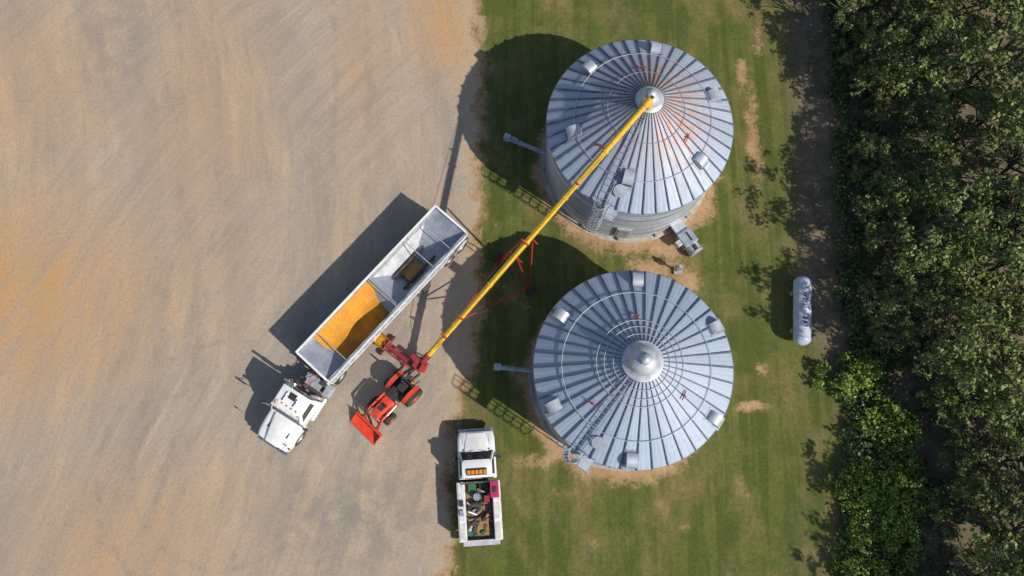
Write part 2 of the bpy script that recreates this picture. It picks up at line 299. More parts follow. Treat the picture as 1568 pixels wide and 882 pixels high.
# ------------------------------------------------------------------ grain bins
HE=5.29
def grain_bin(cx,cy,roofm,N,vents,rings,ladder_ang,seed,r_cap):
    rnd=random.Random(seed)
    e=empty('grain_bin',(cx,cy,0))
    w=B(); n=120; nz=130; Rw=4.92
    prof=[(Rw+.018*math.sin(2*pi*k*HE/nz/.24),.12+(HE-.12)*k/nz) for k in range(nz+1)]
    vs=[(r*math.cos(2*pi*i/n),r*math.sin(2*pi*i/n),z) for r,z in prof for i in range(n)]
    w.add(vs,[],'wall')
    sheet={}
    for j in range(nz):
        row=j*6//nz
        for i in range(n):
            key=(row,(i+row*5)//10)
            if key not in sheet: sheet[key]=rnd.random()
            w.f.append([j*n+i,j*n+(i+1)%n,(j+1)*n+(i+1)%n,(j+1)*n+i]); w.m.append(0); w.sm.append(True); w.t.append(sheet[key])
    for i in range(1,6):
        z=.12+(HE-.12)*i/6
        w.lathe([(Rw+.02,z-.03),(Rw+.035,z),(Rw+.02,z+.03)],'bluegrey',Matrix(),n)
    w.emit('wall',e)
    fd=B(); fd.lathe([(5.2,-.1),(5.2,.06),(4.8,.12)],'concrete',Matrix(),72,False)
    for i in range(14):
        a=2*pi*i/14+.1; fd.box((5.02*math.cos(a),5.02*math.sin(a),.2),(.16,.12,.3),'bluegrey',a)
    fd.emit('foundation_ring',e)
    R=RB+.05; r0=.62; z1=HE+.02; z0=8.3
    def zr(r): return z0+(z1-z0)*(r-r0)/(R-r0)
    rf=B()
    for i in range(N):
        a=2*pi*i/N; b=2*pi*(i+1)/N; t=min(1,max(0,rnd.gauss(.5,.32)))
        for k in range(3):
            ra=r0+(R-r0)*k/3; rb=r0+(R-r0)*(k+1)/3
            pts=[]
            for r_ in(ra,rb):
                for q_ in range(7):
                    lift=.008*(r_/R) if q_ in(2,4) else 0
                    an=a+(b-a)*q_/6
                    pts.append((r_*math.cos(an),r_*math.sin(an),zr(r_)+lift))
            rf.add(pts,[(q_,7+q_,8+q_,q_+1) for q_ in range(6)],roofm,False,t)
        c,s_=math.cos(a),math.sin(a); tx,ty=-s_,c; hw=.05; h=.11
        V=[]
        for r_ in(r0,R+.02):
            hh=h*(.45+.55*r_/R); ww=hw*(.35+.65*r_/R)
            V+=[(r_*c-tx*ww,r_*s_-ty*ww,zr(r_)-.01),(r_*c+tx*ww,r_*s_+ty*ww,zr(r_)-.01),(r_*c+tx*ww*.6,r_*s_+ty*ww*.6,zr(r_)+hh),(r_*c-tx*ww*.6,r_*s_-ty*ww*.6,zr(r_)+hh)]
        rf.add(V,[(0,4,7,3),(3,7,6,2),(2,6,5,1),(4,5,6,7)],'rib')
    rf.lathe([(R,z1+.01),(R+.03,z1-.02),(R+.02,z1-.1),(R-.12,z1-.12)],'bluegrey',Matrix(),N*2)
    rf.emit('roof',e)
    rg=B()
    for (rr_,rad,kk) in rings:
        for i in range(N):
            a=2*pi*i/N;b=2*pi*(i+1)/N; z=zr(rr_)+.10*(.45+.55*rr_/R)+.01
            rg.tube((rr_*math.cos(a),rr_*math.sin(a),z),(rr_*math.cos(b),rr_*math.sin(b),z),rad,kk,5)
    rg.emit('roof_safety_rings',e)
    cp=B(); cr=r_cap
    cp.lathe([(cr*1.45,zr(cr*1.45)+.13),(cr,zr(cr*1.3)+.2),(cr,8.62),(cr*.98,8.66),(cr*.4,8.98),(.001,9.02)],'cap',Matrix(),40,True)
    cp.lathe([(.25,8.9),(.25,9.12),(.001,9.18)],'vent',Matrix(),20)
    cp.lathe([(.24,9.0),(.29,9.02),(.29,9.06),(.24,9.08)],'bluegrey',Matrix(),20)
    for i in range(8):
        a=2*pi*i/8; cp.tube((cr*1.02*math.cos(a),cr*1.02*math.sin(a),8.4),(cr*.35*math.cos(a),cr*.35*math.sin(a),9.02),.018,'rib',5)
    cp.emit('roof_fill_cap',e)
    vt=B()
    for (vx,vy) in vents:
        dx,dy=vx-cx,vy-cy; a=math.atan2(dy,dx); r_=math.hypot(dx,dy); z=zr(r_)
        Mv=Matrix.Translation((dx,dy,z))@Matrix.Rotation(a,4,'Z')
        def T(p): return Mv@Vector(p)
        hw=.27
        prof=[(-.42,.20),(-.40,.34),(-.30,.44),(-.12,.48),(.08,.46),(.24,.38),(.33,.24),(.36,.06),(.36,-.12),(-.36,.12)]
        A=[T((x,-hw,zz)) for x,zz in prof]; C_=[T((x,hw,zz)) for x,zz in prof]
        m_=len(prof)
        vt.add(A+C_,[(i,(i+1)%m_,m_+(i+1)%m_,m_+i) for i in range(m_)],'vent',True)
        vt.add(A+C_,[tuple(range(m_))[::-1],tuple(range(m_,2*m_))],'vent')
        vt.add([T((.37,-hw*.85,-.1)),T((.37,hw*.85,-.1)),T((.37,hw*.85,.1)),T((.37,-hw*.85,.1))],[(0,1,2,3)],'black')
        vt.add([T((-.5,-.36,.36)),T((.5,-.36,-.32)),T((.5,.36,-.32)),T((-.5,.36,.36))],[(0,1,2,3)],'bluegrey')
    vt.emit('roof_vents',e)
    ld=B(); a=ladder_ang; Ml=Matrix.Rotation(a,4,'Z')
    def L(x,y,z): return Ml@Vector((x,y,z))
    for y in(-.2,.2): 
        ld.tube(L(Rw+.18,y,.3),L(Rw+.18,y,HE+1.1),.025,'rail',6)
        ld.tube(L(R,y,zr(R)+.14),L(.95,y,zr(.95)+.14),.02,'rail',6)
    for i in range(18): ld.tube(L(Rw+.18,-.2,.4+i*.3),L(Rw+.18,.2,.4+i*.3),.018,'rail',5)
    for i in range(13):
        r_=R-.25-i*.31; ld.tube(L(r_,-.2,zr(r_)+.14),L(r_,.2,zr(r_)+.14),.018,'rail',5)
    for i in range(9):
        z=2.3+i*.5; pts=[L(Rw+.18+.62*math.sin(pi*k/8),-.36*math.cos(pi*k/8),z) for k in range(9)]
        ld.path(pts,.022,'rail',5)
    for k in(1,2.5,4,5.5,7):
        x=Rw+.18+.62*math.sin(pi*k/8);y=-.36*math.cos(pi*k/8); ld.tube(L(x,y,2.3),L(x,y,6.3),.016,'rail',5)
    for i in range(0,8,2): 
        z=.6+i*.8
        if z<HE:
            for y in(-.2,.2): ld.tube(L(Rw,y,z),L(Rw+.18,y,z),.02,'rail',5)
    ld.emit('access_ladder_with_cage',e)
    pf=B(); 
    pf.box(L(Rw+.35,.62,HE+.0),(.8,.7,.05),'vent',a)
    for sx in(.0,.75):
        for sy in(.3,.95): pf.tube(L(Rw+sx,sy,HE),L(Rw+sx,sy,HE+1.),.02,'rail',5)
    pf.path([L(Rw,.95,HE+1),L(Rw+.75,.95,HE+1),L(Rw+.75,.3,HE+1)],.02,'rail',5)
    pf.path([L(Rw,.95,HE+.5),L(Rw+.75,.95,HE+.5),L(Rw+.75,.3,HE+.5)],.016,'rail',5)
    hx=R-.9; c=L(hx,.62,zr(hx)+.1)
    Mh=Matrix.Translation(c)@Ml@Matrix.Rotation(math.atan2(z0-z1,R-r0),4,'Y')
    pf.lathe([(.34,-.1),(.34,.04),(.36,.06),(.001,.08)],'vent',Mh,24,False)
    pf.emit('eave_platform_and_hatch',e)
    dr=B(); Md=Matrix.Rotation(a+.35,4,'Z'); 
    dr.box(Md@Vector((Rw+.05,0,1.35)),(.1,.85,1.6),'vent',a+.35); dr.box(Md@Vector((Rw+.12,0,1.35)),(.04,.65,1.4),'bluegrey',a+.35)
    dr.emit('access_door',e,.01)
    rb=B()
    for (aa,r_) in((pi*.52,2.3),(pi*1.22,2.95),(-.62,2.6)):
        c=Vector((r_*math.cos(aa),r_*math.sin(aa),zr(r_)+.14)); rb.box(c,(.5,.05,.05),'crimson',aa+pi*.5+.2); rb.box(c+Vector((0,0,.05)),(.05,.18,.05),'crimson',aa+pi*.5)
    rb.emit('roof_anchor_brackets',e)
    return e
v1=[(4.1,20.3),(3.2,16.5),(6.0,13.9),(9.8,14.9),(10.8,18.7),(7.8,21.5)]
v2=[(2.4,6.8),(2.0,2.2),(5.8,-.4),(10,1.6),(10.3,6.2),(6.4,8.7)]
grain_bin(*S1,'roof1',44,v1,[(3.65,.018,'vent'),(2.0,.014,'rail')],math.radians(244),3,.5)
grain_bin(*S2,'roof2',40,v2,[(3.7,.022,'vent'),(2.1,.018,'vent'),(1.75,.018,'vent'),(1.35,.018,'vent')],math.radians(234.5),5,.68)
def unload(p0,p1,name='unload_auger_tube'):
    b=B(); a=Vector(p0);c=Vector(p1); d=(c-a).normalized(); n=Vector((-d.y,d.x,0))
    b.tube(a,c,.13,'bluegrey',14)
    b.tube(a-d*.12,a+d*.25,.2,'bluegrey',16); b.tube(a+d*.9,a+d*.95,.18,'vent',14)
    b.box(a+d*.1+Vector((0,0,.27)),(.4,.28,.26),'alu',math.atan2(d.y,d.x)); b.tube(a+d*.35+Vector((0,0,.34)),a+d*.75+Vector((0,0,.34)),.1,'bluegrey',12)
    b.box(a+d*.1+n*.18,(.34,.08,.34),'vent',math.atan2(d.y,d.x))
    for t in(.1,1.2):
        for sg in(-1,1): b.tube(a+d*t,Vector(((a+d*t).x,(a+d*t).y,0))+n*.22*sg,.025,'steel',6)
    b.tube(a,Vector((a.x,a.y,a.z-.45)),.11,'bluegrey',12)
    return b.emit(name,None,.008)
unload((-.4,18.55,.75),(2.2,17.55,.55)); unload((-.95,4.7,.75),(1.4,4.5,.55))
b=B(); fa=math.atan2(12.15-17.36,10.35-6.89); c0=Vector((10.25,12.3,.45))
b.fr((-.45,.45,.45),-.38,(-.45,.45,.45),.4,'bluegrey')
b.tube((.4,0,0),(.95,0,0),.42,'alu',24); b.tube((.9,0,0),(1.02,0,0),.46,'vent',24); b.tube((.55,0,.38),(.9,0,.38),.13,'steel',12)
b.fr((-1.1,-.45,.3),-.3,(-1.2,-.45,.38),.25,'vent'); b.box((0,-.62,.15),(.35,.3,.45),'alu'); b.box((0,.1,.44),(.6,.08,.07),'steel')
b.emit('aeration_fan',None,.015,Matrix.Translation(c0)@Matrix.Rotation(fa,4,'Z'))
b=B(); b.tube((0,0,0),(0,0,1.15),.05,'wood',10); b.box((0,-.02,.95),(.34,.2,.42),'bluegrey'); b.tube((0,0,1.1),(0,0,1.3),.09,'vent',12); b.tube((.12,0,0),(.12,0,.8),.025,'bluegrey',8); b.box((.1,.0,.08),(.5,.4,.14),'concrete')
b.emit('electrical_service_post',None,.01,Matrix.Translation((9.65,10.45,0)))
# ------------------------------------------------------------------ propane tank
b=B(); r=.5; hl=2.12-r; prof=[]
for i in range(9): a=pi/2*i/8; prof.append((max(.001,r*math.sin(a)),-hl-r*.8*math.cos(a)))
for i in range(9): a=pi/2*(1-i/8); prof.append((max(.001,r*math.sin(a)),hl+r*.8*math.cos(a)))
b.lathe(prof,'tankw',Matrix.Translation((0,0,.78))@Matrix.Rotation(pi/2,4,'Y'),32)
b.lathe([(.22,1.2),(.22,1.38),(.17,1.46),(.001,1.48)],'tankw',Matrix.Translation((.05,0,0)),20)
for x in(-.5,.6): b.tube((x,-.12,1.27),(x,.12,1.27),.05,'steel',8)
b.tube((-.75,0,1.2),(-.75,0,1.36),.07,'steel',12); b.tube((.8,0,1.2),(.8,0,1.33),.05,'steel',10)
for x in(-1.1,1.1):
    b.box((x,0,.15),(.22,.85,.3),'concrete'); b.box((x,0,.34),(.12,.7,.1),'steel')
for z in(-1.05,1.05):
    b.lathe([(r+.004,z-.03),(r+.01,z),(r+.004,z+.03)],'whitedirty',Matrix.Translation((0,0,.78))@Matrix.Rotation(pi/2,4,'Y'),32)
b.emit('propane_tank',None,0,Matrix.Translation((16.62,7.95,0))@Matrix.Rotation(math.radians(85.5),4,'Z'))
# ------------------------------------------------------------------ hopper trailer
TR=empty('grain_hopper_trailer',(-7.22,8.75,0),math.radians(228.4))
hl=5.62; hw=1.22; zt=2.3; zs=1.2
b=B()
for sy in(-1,1):
    b.box((0,sy*(hw-.02),(zt+zs)/2),(2*hl,.04,zt-zs),'alu')
    b.box((0,sy*(hw-.01),zt+.03),(2*hl+.04,.11,.08),'white')
    b.box((0,sy*(hw-.01),zs-.04),(2*hl,.09,.1),'alu')
    for i in range(23): b.box((-hl+.25+i*.5,sy*(hw+.012),(zt+zs)/2),(.06,.03,zt-zs-.1),'white')
for sx in(-1,1):
    b.box((sx*(hl-.02),0,(zt+zs)/2),(.04,2*hw-.1,zt-zs),'alu'); b.box((sx*(hl-.02),0,zt+.032),(.12,2*hw-.14,.09),'white')
    for y in(-.8,-.4,0,.4,.8): b.box((sx*(hl+.02),y,(zt+zs)/2),(.04,.06,zt-zs-.1),'white')
b.emit('box_walls',TR,.006)
b=B(); I=hw-.05
def hopper(xe,xm,ox0,ox1,ze,zm):
    oz=.5; oy=.3; kz=1.62
    te=(ze-kz)/(ze-oz); tm=(zm-kz)/(zm-oz)
    ke=xe+(ox0-xe)*te; km=xm+(ox1-xm)*tm
    vs=[(xe,-I,ze),(xe,I,ze),(ox0,-oy,oz),(ox0,oy,oz),(ox1,-oy,oz),(ox1,oy,oz),(xm,-I,zm),(xm,I,zm),(ke,-I,kz),(ke,I,kz),(km,-I,kz),(km,I,kz)]
    b.add(vs,[(8,9,3,2),(0,1,9,8),(4,5,11,10),(10,11,7,6)],'aluin')
    b.add(vs,[(2,4,10,8),(3,9,11,5)],'alu')
    b.add(vs,[(2,3,5,4)],'wood')
hopper(hl-.05,.03,2.6,1.7,2.2,1.8); hopper(-hl+.05,-.03,-2.5,-1.65,2.2,1.8)
b.box((0,0,2.0),(.05,2*I,.5),'aluin')
for x in(-3.6,-4.5):
    t=(-hl+.05-x)/(-hl+.05+2.5); b.tube((x,-I+.1,2.2-1.7*abs(t)+.03),(x,I-.1,2.2-1.7*abs(t)+.03),.02,'alu',6)
for sy in(-1,1):
    for x in(-3.2,-4.8,4.8): b.box((x,sy*(I-.03),2.0),(.06,.05,.55),'alu')
b.emit('hopper_slope_sheets',TR)
b=B()
for x in(4.1,.1,-2.9,-4.3): b.tube((x,-I,zt+.0),(x,I,zt+.0),.028,'alu',8)
b.emit('roof_bows',TR)
b=B(); 
pts=[]
for i in range(25):
    x=-hl+.1+i*(2*hl-.2)/24; pts.append((x,hw+.07+.01*math.sin(i*1.7),zt+.06+.01*math.cos(i*2.3)))
b.path(pts,.085,'tarp',10)
b.tube((hl,hw+.07,zt+.06),(hl+.1,hw+.07,zt+.06),.12,'tarp',10)
b.emit('rolled_tarp',TR)
b=B(); nxx,nyy=40,18; vs=[]
for j in range(nyy+1):
    for i in range(nxx+1):
        x=.1+(4.45-.1)*i/nxx; y=-I+2*I*j/nyy; u=y/I
        z=1.46-.16*u+.55*max(0,-u-.3)+.10*mnoise.noise((x*1.1,y*1.1,2))+.02*mnoise.noise((x*5,y*5,2))-.35*math.exp(-((x-2.2)**2/.9+(y-.1)**2/.35))
        vs.append((x,y,z))
b.add(vs,[(j*(nxx+1)+i,j*(nxx+1)+i+1,(j+1)*(nxx+1)+i+1,(j+1)*(nxx+1)+i) for j in range(nyy) for i in range(nxx)],'corn',True)
b.fr((-2.5,-1.66,.3),.52,(-2.72,-1.52,.5),.86,'residue')
b.emit('corn_load',TR)
b=B()
for sy in(-.45,.45): b.box((0,sy,1.02),(2*hl-.6,.12,.16),'steel')
for x in(2.15,-2.1):
    b.fr((x-.5,x+.5,.36),.36,(x-.6,x+.6,.45),.48,'alu')
for x in(-4.0,-5.05):
    b.tube((x,-1.0,.48),(x,1.0,.48),.07,'steel',10)
    for sy in(-1,1): b.wheel((x,sy*.98,.48),.48,.42)
b.box((-4.5,1.0,1.02),(2.3,.5,.04),'alu'); b.box((-4.5,-1.0,1.02),(2.3,.5,.04),'alu')
for sy in(-1,1): b.tube((3.9,sy*.7,.05),(3.9,sy*.7,1.0),.07,'steel',8); b.box((3.9,sy*.7,.03),(.3,.25,.05),'steel'); b.box((-5.68,sy*.9,.6),(.03,.5,.6),'black')
b.box((-5.72,0,.55),(.08,2.2,.1),'steel'); b.box((4.7,0,1.08),(1.7,1.6,.08),'steel')
b.box((-1.9,1.35,1.05),(.5,.3,.1),'steel')
b.emit('running_gear',TR,.006)
# ------------------------------------------------------------------ semi tractor (x forward, nose at x=0)
SA=math.radians(238.7)
TK=empty('semi_truck',(-13.25,.45,0),SA)
b=B()
b.loft([rr(.0,.82,.45,1.15,.14),rr(-.06,.95,.42,1.32,.16),rr(-.45,1.04,.42,1.45,.2),rr(-1.1,1.06,.5,1.55,.2),rr(-1.75,1.03,.5,1.66,.18)],'white')
b.loft([rr(-.02,.42,1.0,1.42,.12),rr(-.5,.5,1.1,1.62,.14),rr(-1.75,.72,1.2,1.8,.14)],'white')
for sy in(-1,1):
    b.box((.02,sy*.72,1.0),(.08,.24,.2),'glass'); b.box((-.95,sy*.62,1.5),(.5,.06,.08),'black')
b.box((.03,0,.9),(.05,.95,.5),'black')
for i in range(6): b.box((.06,0,.7+i*.08),(.02,.9,.025),'chrome')
b.emit('hood_and_grille',TK,.01)
b=B()
b.loft([rr(-1.6,1.0,.75,1.75,.1),rr(-3.25,1.04,.75,1.8,.1)],'white')
vs=b.fr((-3.25,-1.62,1.0),1.7,(-3.2,-2.15,.88),2.55,'white')
b.pane((vs[1],vs[2],vs[6],vs[5]),.05,.012,'glass',.1); b.pane((vs[0],vs[1],vs[5],vs[4]),.16,.012,'glass',.15); b.pane((vs[2],vs[3],vs[7],vs[6]),.16,.012,'glass',.15); b.pane((vs[3],vs[0],vs[4],vs[7]),.25,.012,'glass',.3)
b.loft([rr(-2.0,.6,2.5,2.62,.05),rr(-2.3,.84,2.5,2.74,.08),rr(-3.2,.86,2.5,2.78,.1)],'white')
b.box((-2.0,0,2.6),(.16,1.75,.05),'whitedirty')
for y in(-.6,-.3,0,.3,.6): b.box((-2.28,y,2.78),(.09,.07,.05),'amber')
b.tube((-2.4,-.35,2.83),(-2.95,-.35,2.83),.05,'chrome',10); b.tube((-2.4,.35,2.83),(-2.85,.35,2.83),.05,'chrome',10)
b.box((-2.85,0,2.81),(.35,.4,.06),'black')
b.emit('cab',TK,.03)
b=B()
for sy in(-1,1):
    b.path([(-1.75,sy*1.0,1.9),(-1.7,sy*1.38,1.95),(-1.7,sy*1.38,2.4),(-1.85,sy*.95,2.4)],.025,'chrome',6)
    b.box((-1.7,sy*1.38,2.12),(.1,.2,.5),'black'); b.tube((-.35,sy*.95,1.45),(-.35,sy*1.1,1.75),.015,'black',5); b.box((-.35,sy*1.12,1.78),(.08,.14,.1),'black')
    b.tube((-3.42,sy*.85,.8),(-3.42,sy*.85,2.9),.075,'chrome',14); b.tube((-3.42,sy*.85,1.4),(-3.42,sy*.85,2.3),.11,'chrome',14)
    b.tube((-2.2,sy*.98,.62),(-3.5,sy*.98,.62),.28,'chrome',20)
b.box((.12,0,.55),(.16,2.0,.3),'chrome')
b.emit('mirrors_stacks_and_tanks',TK,.006)
b=B()
for sy in(-1,1):
    b.box((-4.4,sy*.42,.82),(4.0,.09,.22),'steel'); b.wheel((-.95,sy*.92,.5),.5,.3,'rim')
    for x in(-5.0,-6.15): b.wheel((x,sy*.9,.5),.5,.5,'rim')
    b.box((-5.0,sy*.9,1.06),(.9,.5,.03),'black')
for x in(-3.7,-4.3,-6.3): b.box((x,0,.84),(.12,.84,.14),'steel')
for x in(-5.0,-6.15): b.tube((x,-.8,.5),(x,.8,.5),.09,'steel',10); b.lathe([(.2,-.12),(.2,.12),(.001,.16)],'steel',Matrix.Translation((x,0,.55)),14)
b.box((-3.95,0,.97),(.7,1.1,.04),'alu'); b.box((-3.62,.0,1.2),(.12,1.5,.5),'steel'); b.box((-3.8,-.55,1.05),(.3,.35,.3),'steel'); b.box((-4.3,.6,1.0),(.5,.3,.28),'steel')
b.box((-4.0,.95,.6),(.7,.4,.5),'alu')
b.emit('chassis',TK,.006)
b=B(); b.lathe([(.001,.0),(.45,0),(.45,.07),(.001,.08)],'steel',Matrix.Translation((-5.4,0,1.0)),24); b.box((-5.8,0,1.03),(.5,.6,.06),'steel')
for k,c in((-.12,'red'),(0,'bluegrey'),(.12,'black')):
    pts=[(-3.55,k,1.9-.0)]+[(-3.55-.14*i,k+.06*math.sin(i*1.3+k*9),1.9-.55*math.sin(pi*i/10)) for i in range(1,11)]
    b.path(pts,.02,c,6)
b.emit('fifth_wheel_and_air_lines',TK)
# ------------------------------------------------------------------ service pickup (x forward)
PK=empty('service_pickup_truck',(-1.87,-1.75,0),math.radians(93.8))
b=B()
b.loft([rr(2.9,.78,.5,.98,.1),rr(2.84,.95,.42,1.1,.14),rr(2.5,1.02,.4,1.22,.16),rr(1.9,1.03,.4,1.3,.14),rr(1.3,1.03,.45,1.32,.1),rr(.35,1.03,.45,1.32,.1)],'white')
b.loft([rr(2.78,.5,1.0,1.16,.05),rr(2.3,.6,1.1,1.30,.05),rr(1.75,.68,1.2,1.37,.05)],'white')
vs=b.fr((.36,1.85,.96),1.28,(.46,1.28,.80),1.92,'white')
b.pane((vs[1],vs[2],vs[6],vs[5]),.05,.012,'glass',.08); b.pane((vs[0],vs[1],vs[5],vs[4]),.14,.012,'glass',.14); b.pane((vs[2],vs[3],vs[7],vs[6]),.14,.012,'glass',.14); b.pane((vs[3],vs[0],vs[4],vs[7]),.12,.012,'glass',.2)
b.loft([rr(1.36,.7,1.86,1.93,.03),rr(1.2,.81,1.86,1.98,.05),rr(.5,.81,1.86,1.98,.05),rr(.42,.78,1.86,1.95,.03)],'white')
b.emit('cab_and_hood',PK,.02)
b=B()
b.box((.72,0,2.03),(.34,1.08,.06),'black'); 
for y in(-.43,-.215,0,.215,.43): b.box((.72,y,2.085),(.22,.17,.06),'amber')
b.emit('roof_light_bar',PK,.015)
b=B()
for sy in(-1,1):
    b.box((1.45,sy*1.2,1.42),(.16,.26,.24),'black'); b.tube((1.5,sy*.98,1.35),(1.47,sy*1.15,1.38),.025,'black',6)
    b.box((2.86,sy*.75,.86),(.1,.3,.2),'vent')
    b.tube((1.88,sy*.15,1.36),(1.72,sy*.62,1.46),.012,'black',5)
b.box((2.95,0,.55),(.18,1.95,.24),'chrome'); b.box((2.91,0,.82),(.06,1.1,.26),'black')
for sy in(-1,1): b.box((2.3,sy*.72,1.262),(.85,.012,.012),'black'); b.box((.95,sy*1.035,1.0),(.02,.012,.5),'black')
b.box((1.9,0,1.335),(.05,1.5,.02),'black')
b.emit('mirrors_bumper_grille',PK,.008)
b=B()
for sy in(-1,1): 
    b.wheel((2.1,sy*.9,.41),.41,.28); b.wheel((-1.6,sy*.88,.41),.41,.42)
b.box((-.2,.35,.6),(5.6,.1,.16),'steel'); b.box((-.2,-.35,.6),(5.6,.1,.16),'steel')
b.emit('wheels_and_chassis',PK)
b=B(); x0,x1=.2,-2.9; xm=(x0+x1)/2; Lb=x0-x1
b.box((xm,0,.8),(Lb,1.45,.06),'wood')
for sy in(-1,1):
    b.box((xm,sy*.95,1.0),(Lb,.42,.66),'whitedirty')
    b.box((xm,sy*.94,1.345),(Lb-.08,.34,.03),'white')
    for i in range(3): b.box((x0-.55-i*1.02,sy*1.165,1.05),(.9,.02,.46),'white'); b.box((x0-.55-i*1.02,sy*1.18,1.1),(.1,.02,.05),'black'); b.box((x0-.55-i*1.02,sy*.94,1.365),(.86,.28,.012),'whitedirty')
b.box((x0-.05,0,1.1),(.08,1.46,.62),'whitedirty'); b.box((x1+.03,0,1.05),(.06,1.46,.45),'whitedirty')
b.box((x1-.16,0,.62),(.3,2.2,.12),'steel'); b.box((x1-.16,0,.70),(.26,2.0,.03),'alu')
b.tube((x0-.08,-.95,1.5),(x0-.08,.95,1.5),.03,'black',8)
for sy in(-1,1): b.tube((x0-.08,sy*.9,1.34),(x0-.08,sy*.9,1.62),.03,'black',8)
b.emit('service_body',PK,.015)
b=B(); r2=random.Random(5)
b.box((-.25,-.88,1.6),(.85,.45,.45),'magenta'); b.box((-.25,-.88,1.84),(.3,.2,.06),'black')
b.box((.0,-.3,1.05),(.35,.5,.4),'black'); b.box((-.15,.35,1.02),(.5,.4,.35),'green'); b.tube((-.6,.1,1.0),(-.6,.1,1.45),.2,'bluegrey',18); b.box((-.75,-.42,1.05),(.35,.3,.3),'crimson')
b.tube((-1.0,.45,.98),(-1.0,-.1,1.1),.16,'steel',16); b.lathe([(.1,-.05),(.24,-.05),(.24,.05),(.1,.05)],'black',Matrix.Translation((-1.3,.3,.95)),20)
for i in range(60):
    x=r2.uniform(-2.7,-.1);y=r2.uniform(-.6,.6); k=r2.choice(['wood','steel','black','alu','wood','residue','steel','green','steel','wood','black','wood'])
    if r2.random()<.5: b.box((x,y,.9+r2.uniform(0,.12)),(r2.uniform(.1,.4),r2.uniform(.06,.25),r2.uniform(.06,.25)),k,r2.uniform(0,3))
    else: 
        a=r2.uniform(0,6.28); l=r2.uniform(.2,.6); b.tube((x,y,.9),(max(-2.75,min(.0,x+l*math.cos(a))),max(-.65,min(.65,y+l*math.sin(a))),.92+r2.uniform(0,.25)),r2.uniform(.02,.06),k,8)
b.box((-2.3,-.1,.93),(.8,.8,.14),'residue',.15); b.box((-2.2,.25,1.04),(.6,.2,.1),'steel',-.4)
for i in range(3): b.lathe([(.16,-.02),(.19,0),(.16,.02),(.13,0),(.16,-.02)],'black' if i else 'amber',Matrix.Translation((-1.7,-.35+.02*i,.92+.04*i)),18)
for i,k in enumerate(['black','bluegrey']): b.box((-.9-i*.5,.95,1.42),(.3,.2,.1),k,.2*i)
b.emit('tools_and_fuel_tank',PK,.01)
# ------------------------------------------------------------------ farm tractor (x forward)
FT=empty('farm_tractor',(-6.55,3.15,0),math.radians(226.8))
b=B()
b.loft([rr(1.62,.24,.75,1.18,.08),rr(1.55,.3,.7,1.3,.1),rr(1.0,.33,.7,1.38,.1),rr(.35,.34,.72,1.42,.1)],'orange')
b.box((1.64,0,.95),(.03,.4,.3),'black')
for sy in(-1,1): b.box((1.0,sy*.335,1.1),(.7,.02,.14),'black'); b.box((1.6,sy*.2,1.12),(.06,.12,.08),'vent')
b.box((.2,0,1.28),(.2,.6,.28),'black'); b.tube((.8,.2,1.35),(.8,.2,1.95),.035,'black',8)
b.box((.95,0,1.39),(.5,.3,.012),'black')
b.emit('hood',FT,.01)
b=B()
b.wheel((-.55,.78,.62),.62,.4,'orange'); b.wheel((-.55,-.78,.62),.62,.4,'orange'); b.wheel((1.2,.68,.4),.4,.28,'orange'); b.wheel((1.2,-.68,.4),.4,.28,'orange')
b.tube((-.55,-.7,.62),(-.55,.7,.62),.12,'steel',12); b.box((.3,0,.6),(2.0,.36,.35),'steel'); b.box((1.2,0,.45),(.2,1.1,.14),'steel')
b.emit('wheels_and_chassis',FT)
b=B()
for sy in(-1,1):
    pts=[]
    for i in range(9):
        a=math.radians(25+i*16); pts.append((-.55+.72*math.cos(a),.62+.72*math.sin(a)))
    A=[(x,sy*.5,z) for x,z in pts]; C_=[(x,sy*.76,z) for x,z in pts]
    n9=len(pts); b.add(A+C_,[(i,i+1,n9+i+1,n9+i) for i in range(n9-1)],'orange',True)
b.box((-.35,0,.82),(1.1,.9,.06),'black')
b.box((-.55,0,1.05),(.45,.48,.14),'black'); b.box((-.8,0,1.3),(.12,.46,.45),'black')
b.tube((.15,0,1.2),(-.08,0,1.5),.03,'steel',8)
b.lathe([(.17,0),(.2,.02),(.17,.04)],'black',Matrix.Translation((-.1,0,1.5))@Matrix.Rotation(-.6,4,'Y'),18)
for k in(-.2,.2): b.tube((-.2,k*1.6,.9),(-.25,k*1.6,1.25),.015,'steel',5)
b.path([(-.95,-.48,.9),(-1.0,-.48,2.05),(-1.0,.48,2.05),(-.95,.48,.9)],.04,'black',8)
b.box((-1.1,0,.95),(.3,.5,.3),'steel'); b.box((-1.12,.3,1.3),(.1,.16,.16),'amber')
b.emit('seat_fenders_and_rollbar',FT,.008)
b=B()
for sy in(-1,1):
    b.path([(.35,sy*.46,.6),(.35,sy*.46,1.35)],.06,'orange',8)
    b.path([(.35,sy*.46,1.35),(1.5,sy*.5,1.25),(1.95,sy*.55,.6),(2.15,sy*.55,.35)],.065,'orange',8)
    b.path([(.4,sy*.46,.85),(1.4,sy*.5,1.0)],.035,'chrome',8); b.path([(1.3,sy*.42,1.35),(2.1,sy*.5,.75)],.035,'steel',8)
b.tube((1.75,-.55,.9),(1.75,.55,.9),.05,'orange',8)
W=.95; pr=[(2.2,.62),(2.12,.35),(2.22,.08),(2.45,.03),(2.85,.03)]
A=[(x,-W,z) for x,z in pr]; C_=[(x,W,z) for x,z in pr]; n5=5
b.add(A+C_,[(i,i+1,n5+i+1,n5+i) for i in range(4)],'orange'); 
b.add([(x+.03,y,z+.03) for x,y,z in A+C_],[(i,n5+i,n5+i+1,i+1) for i in range(4)],'orange')
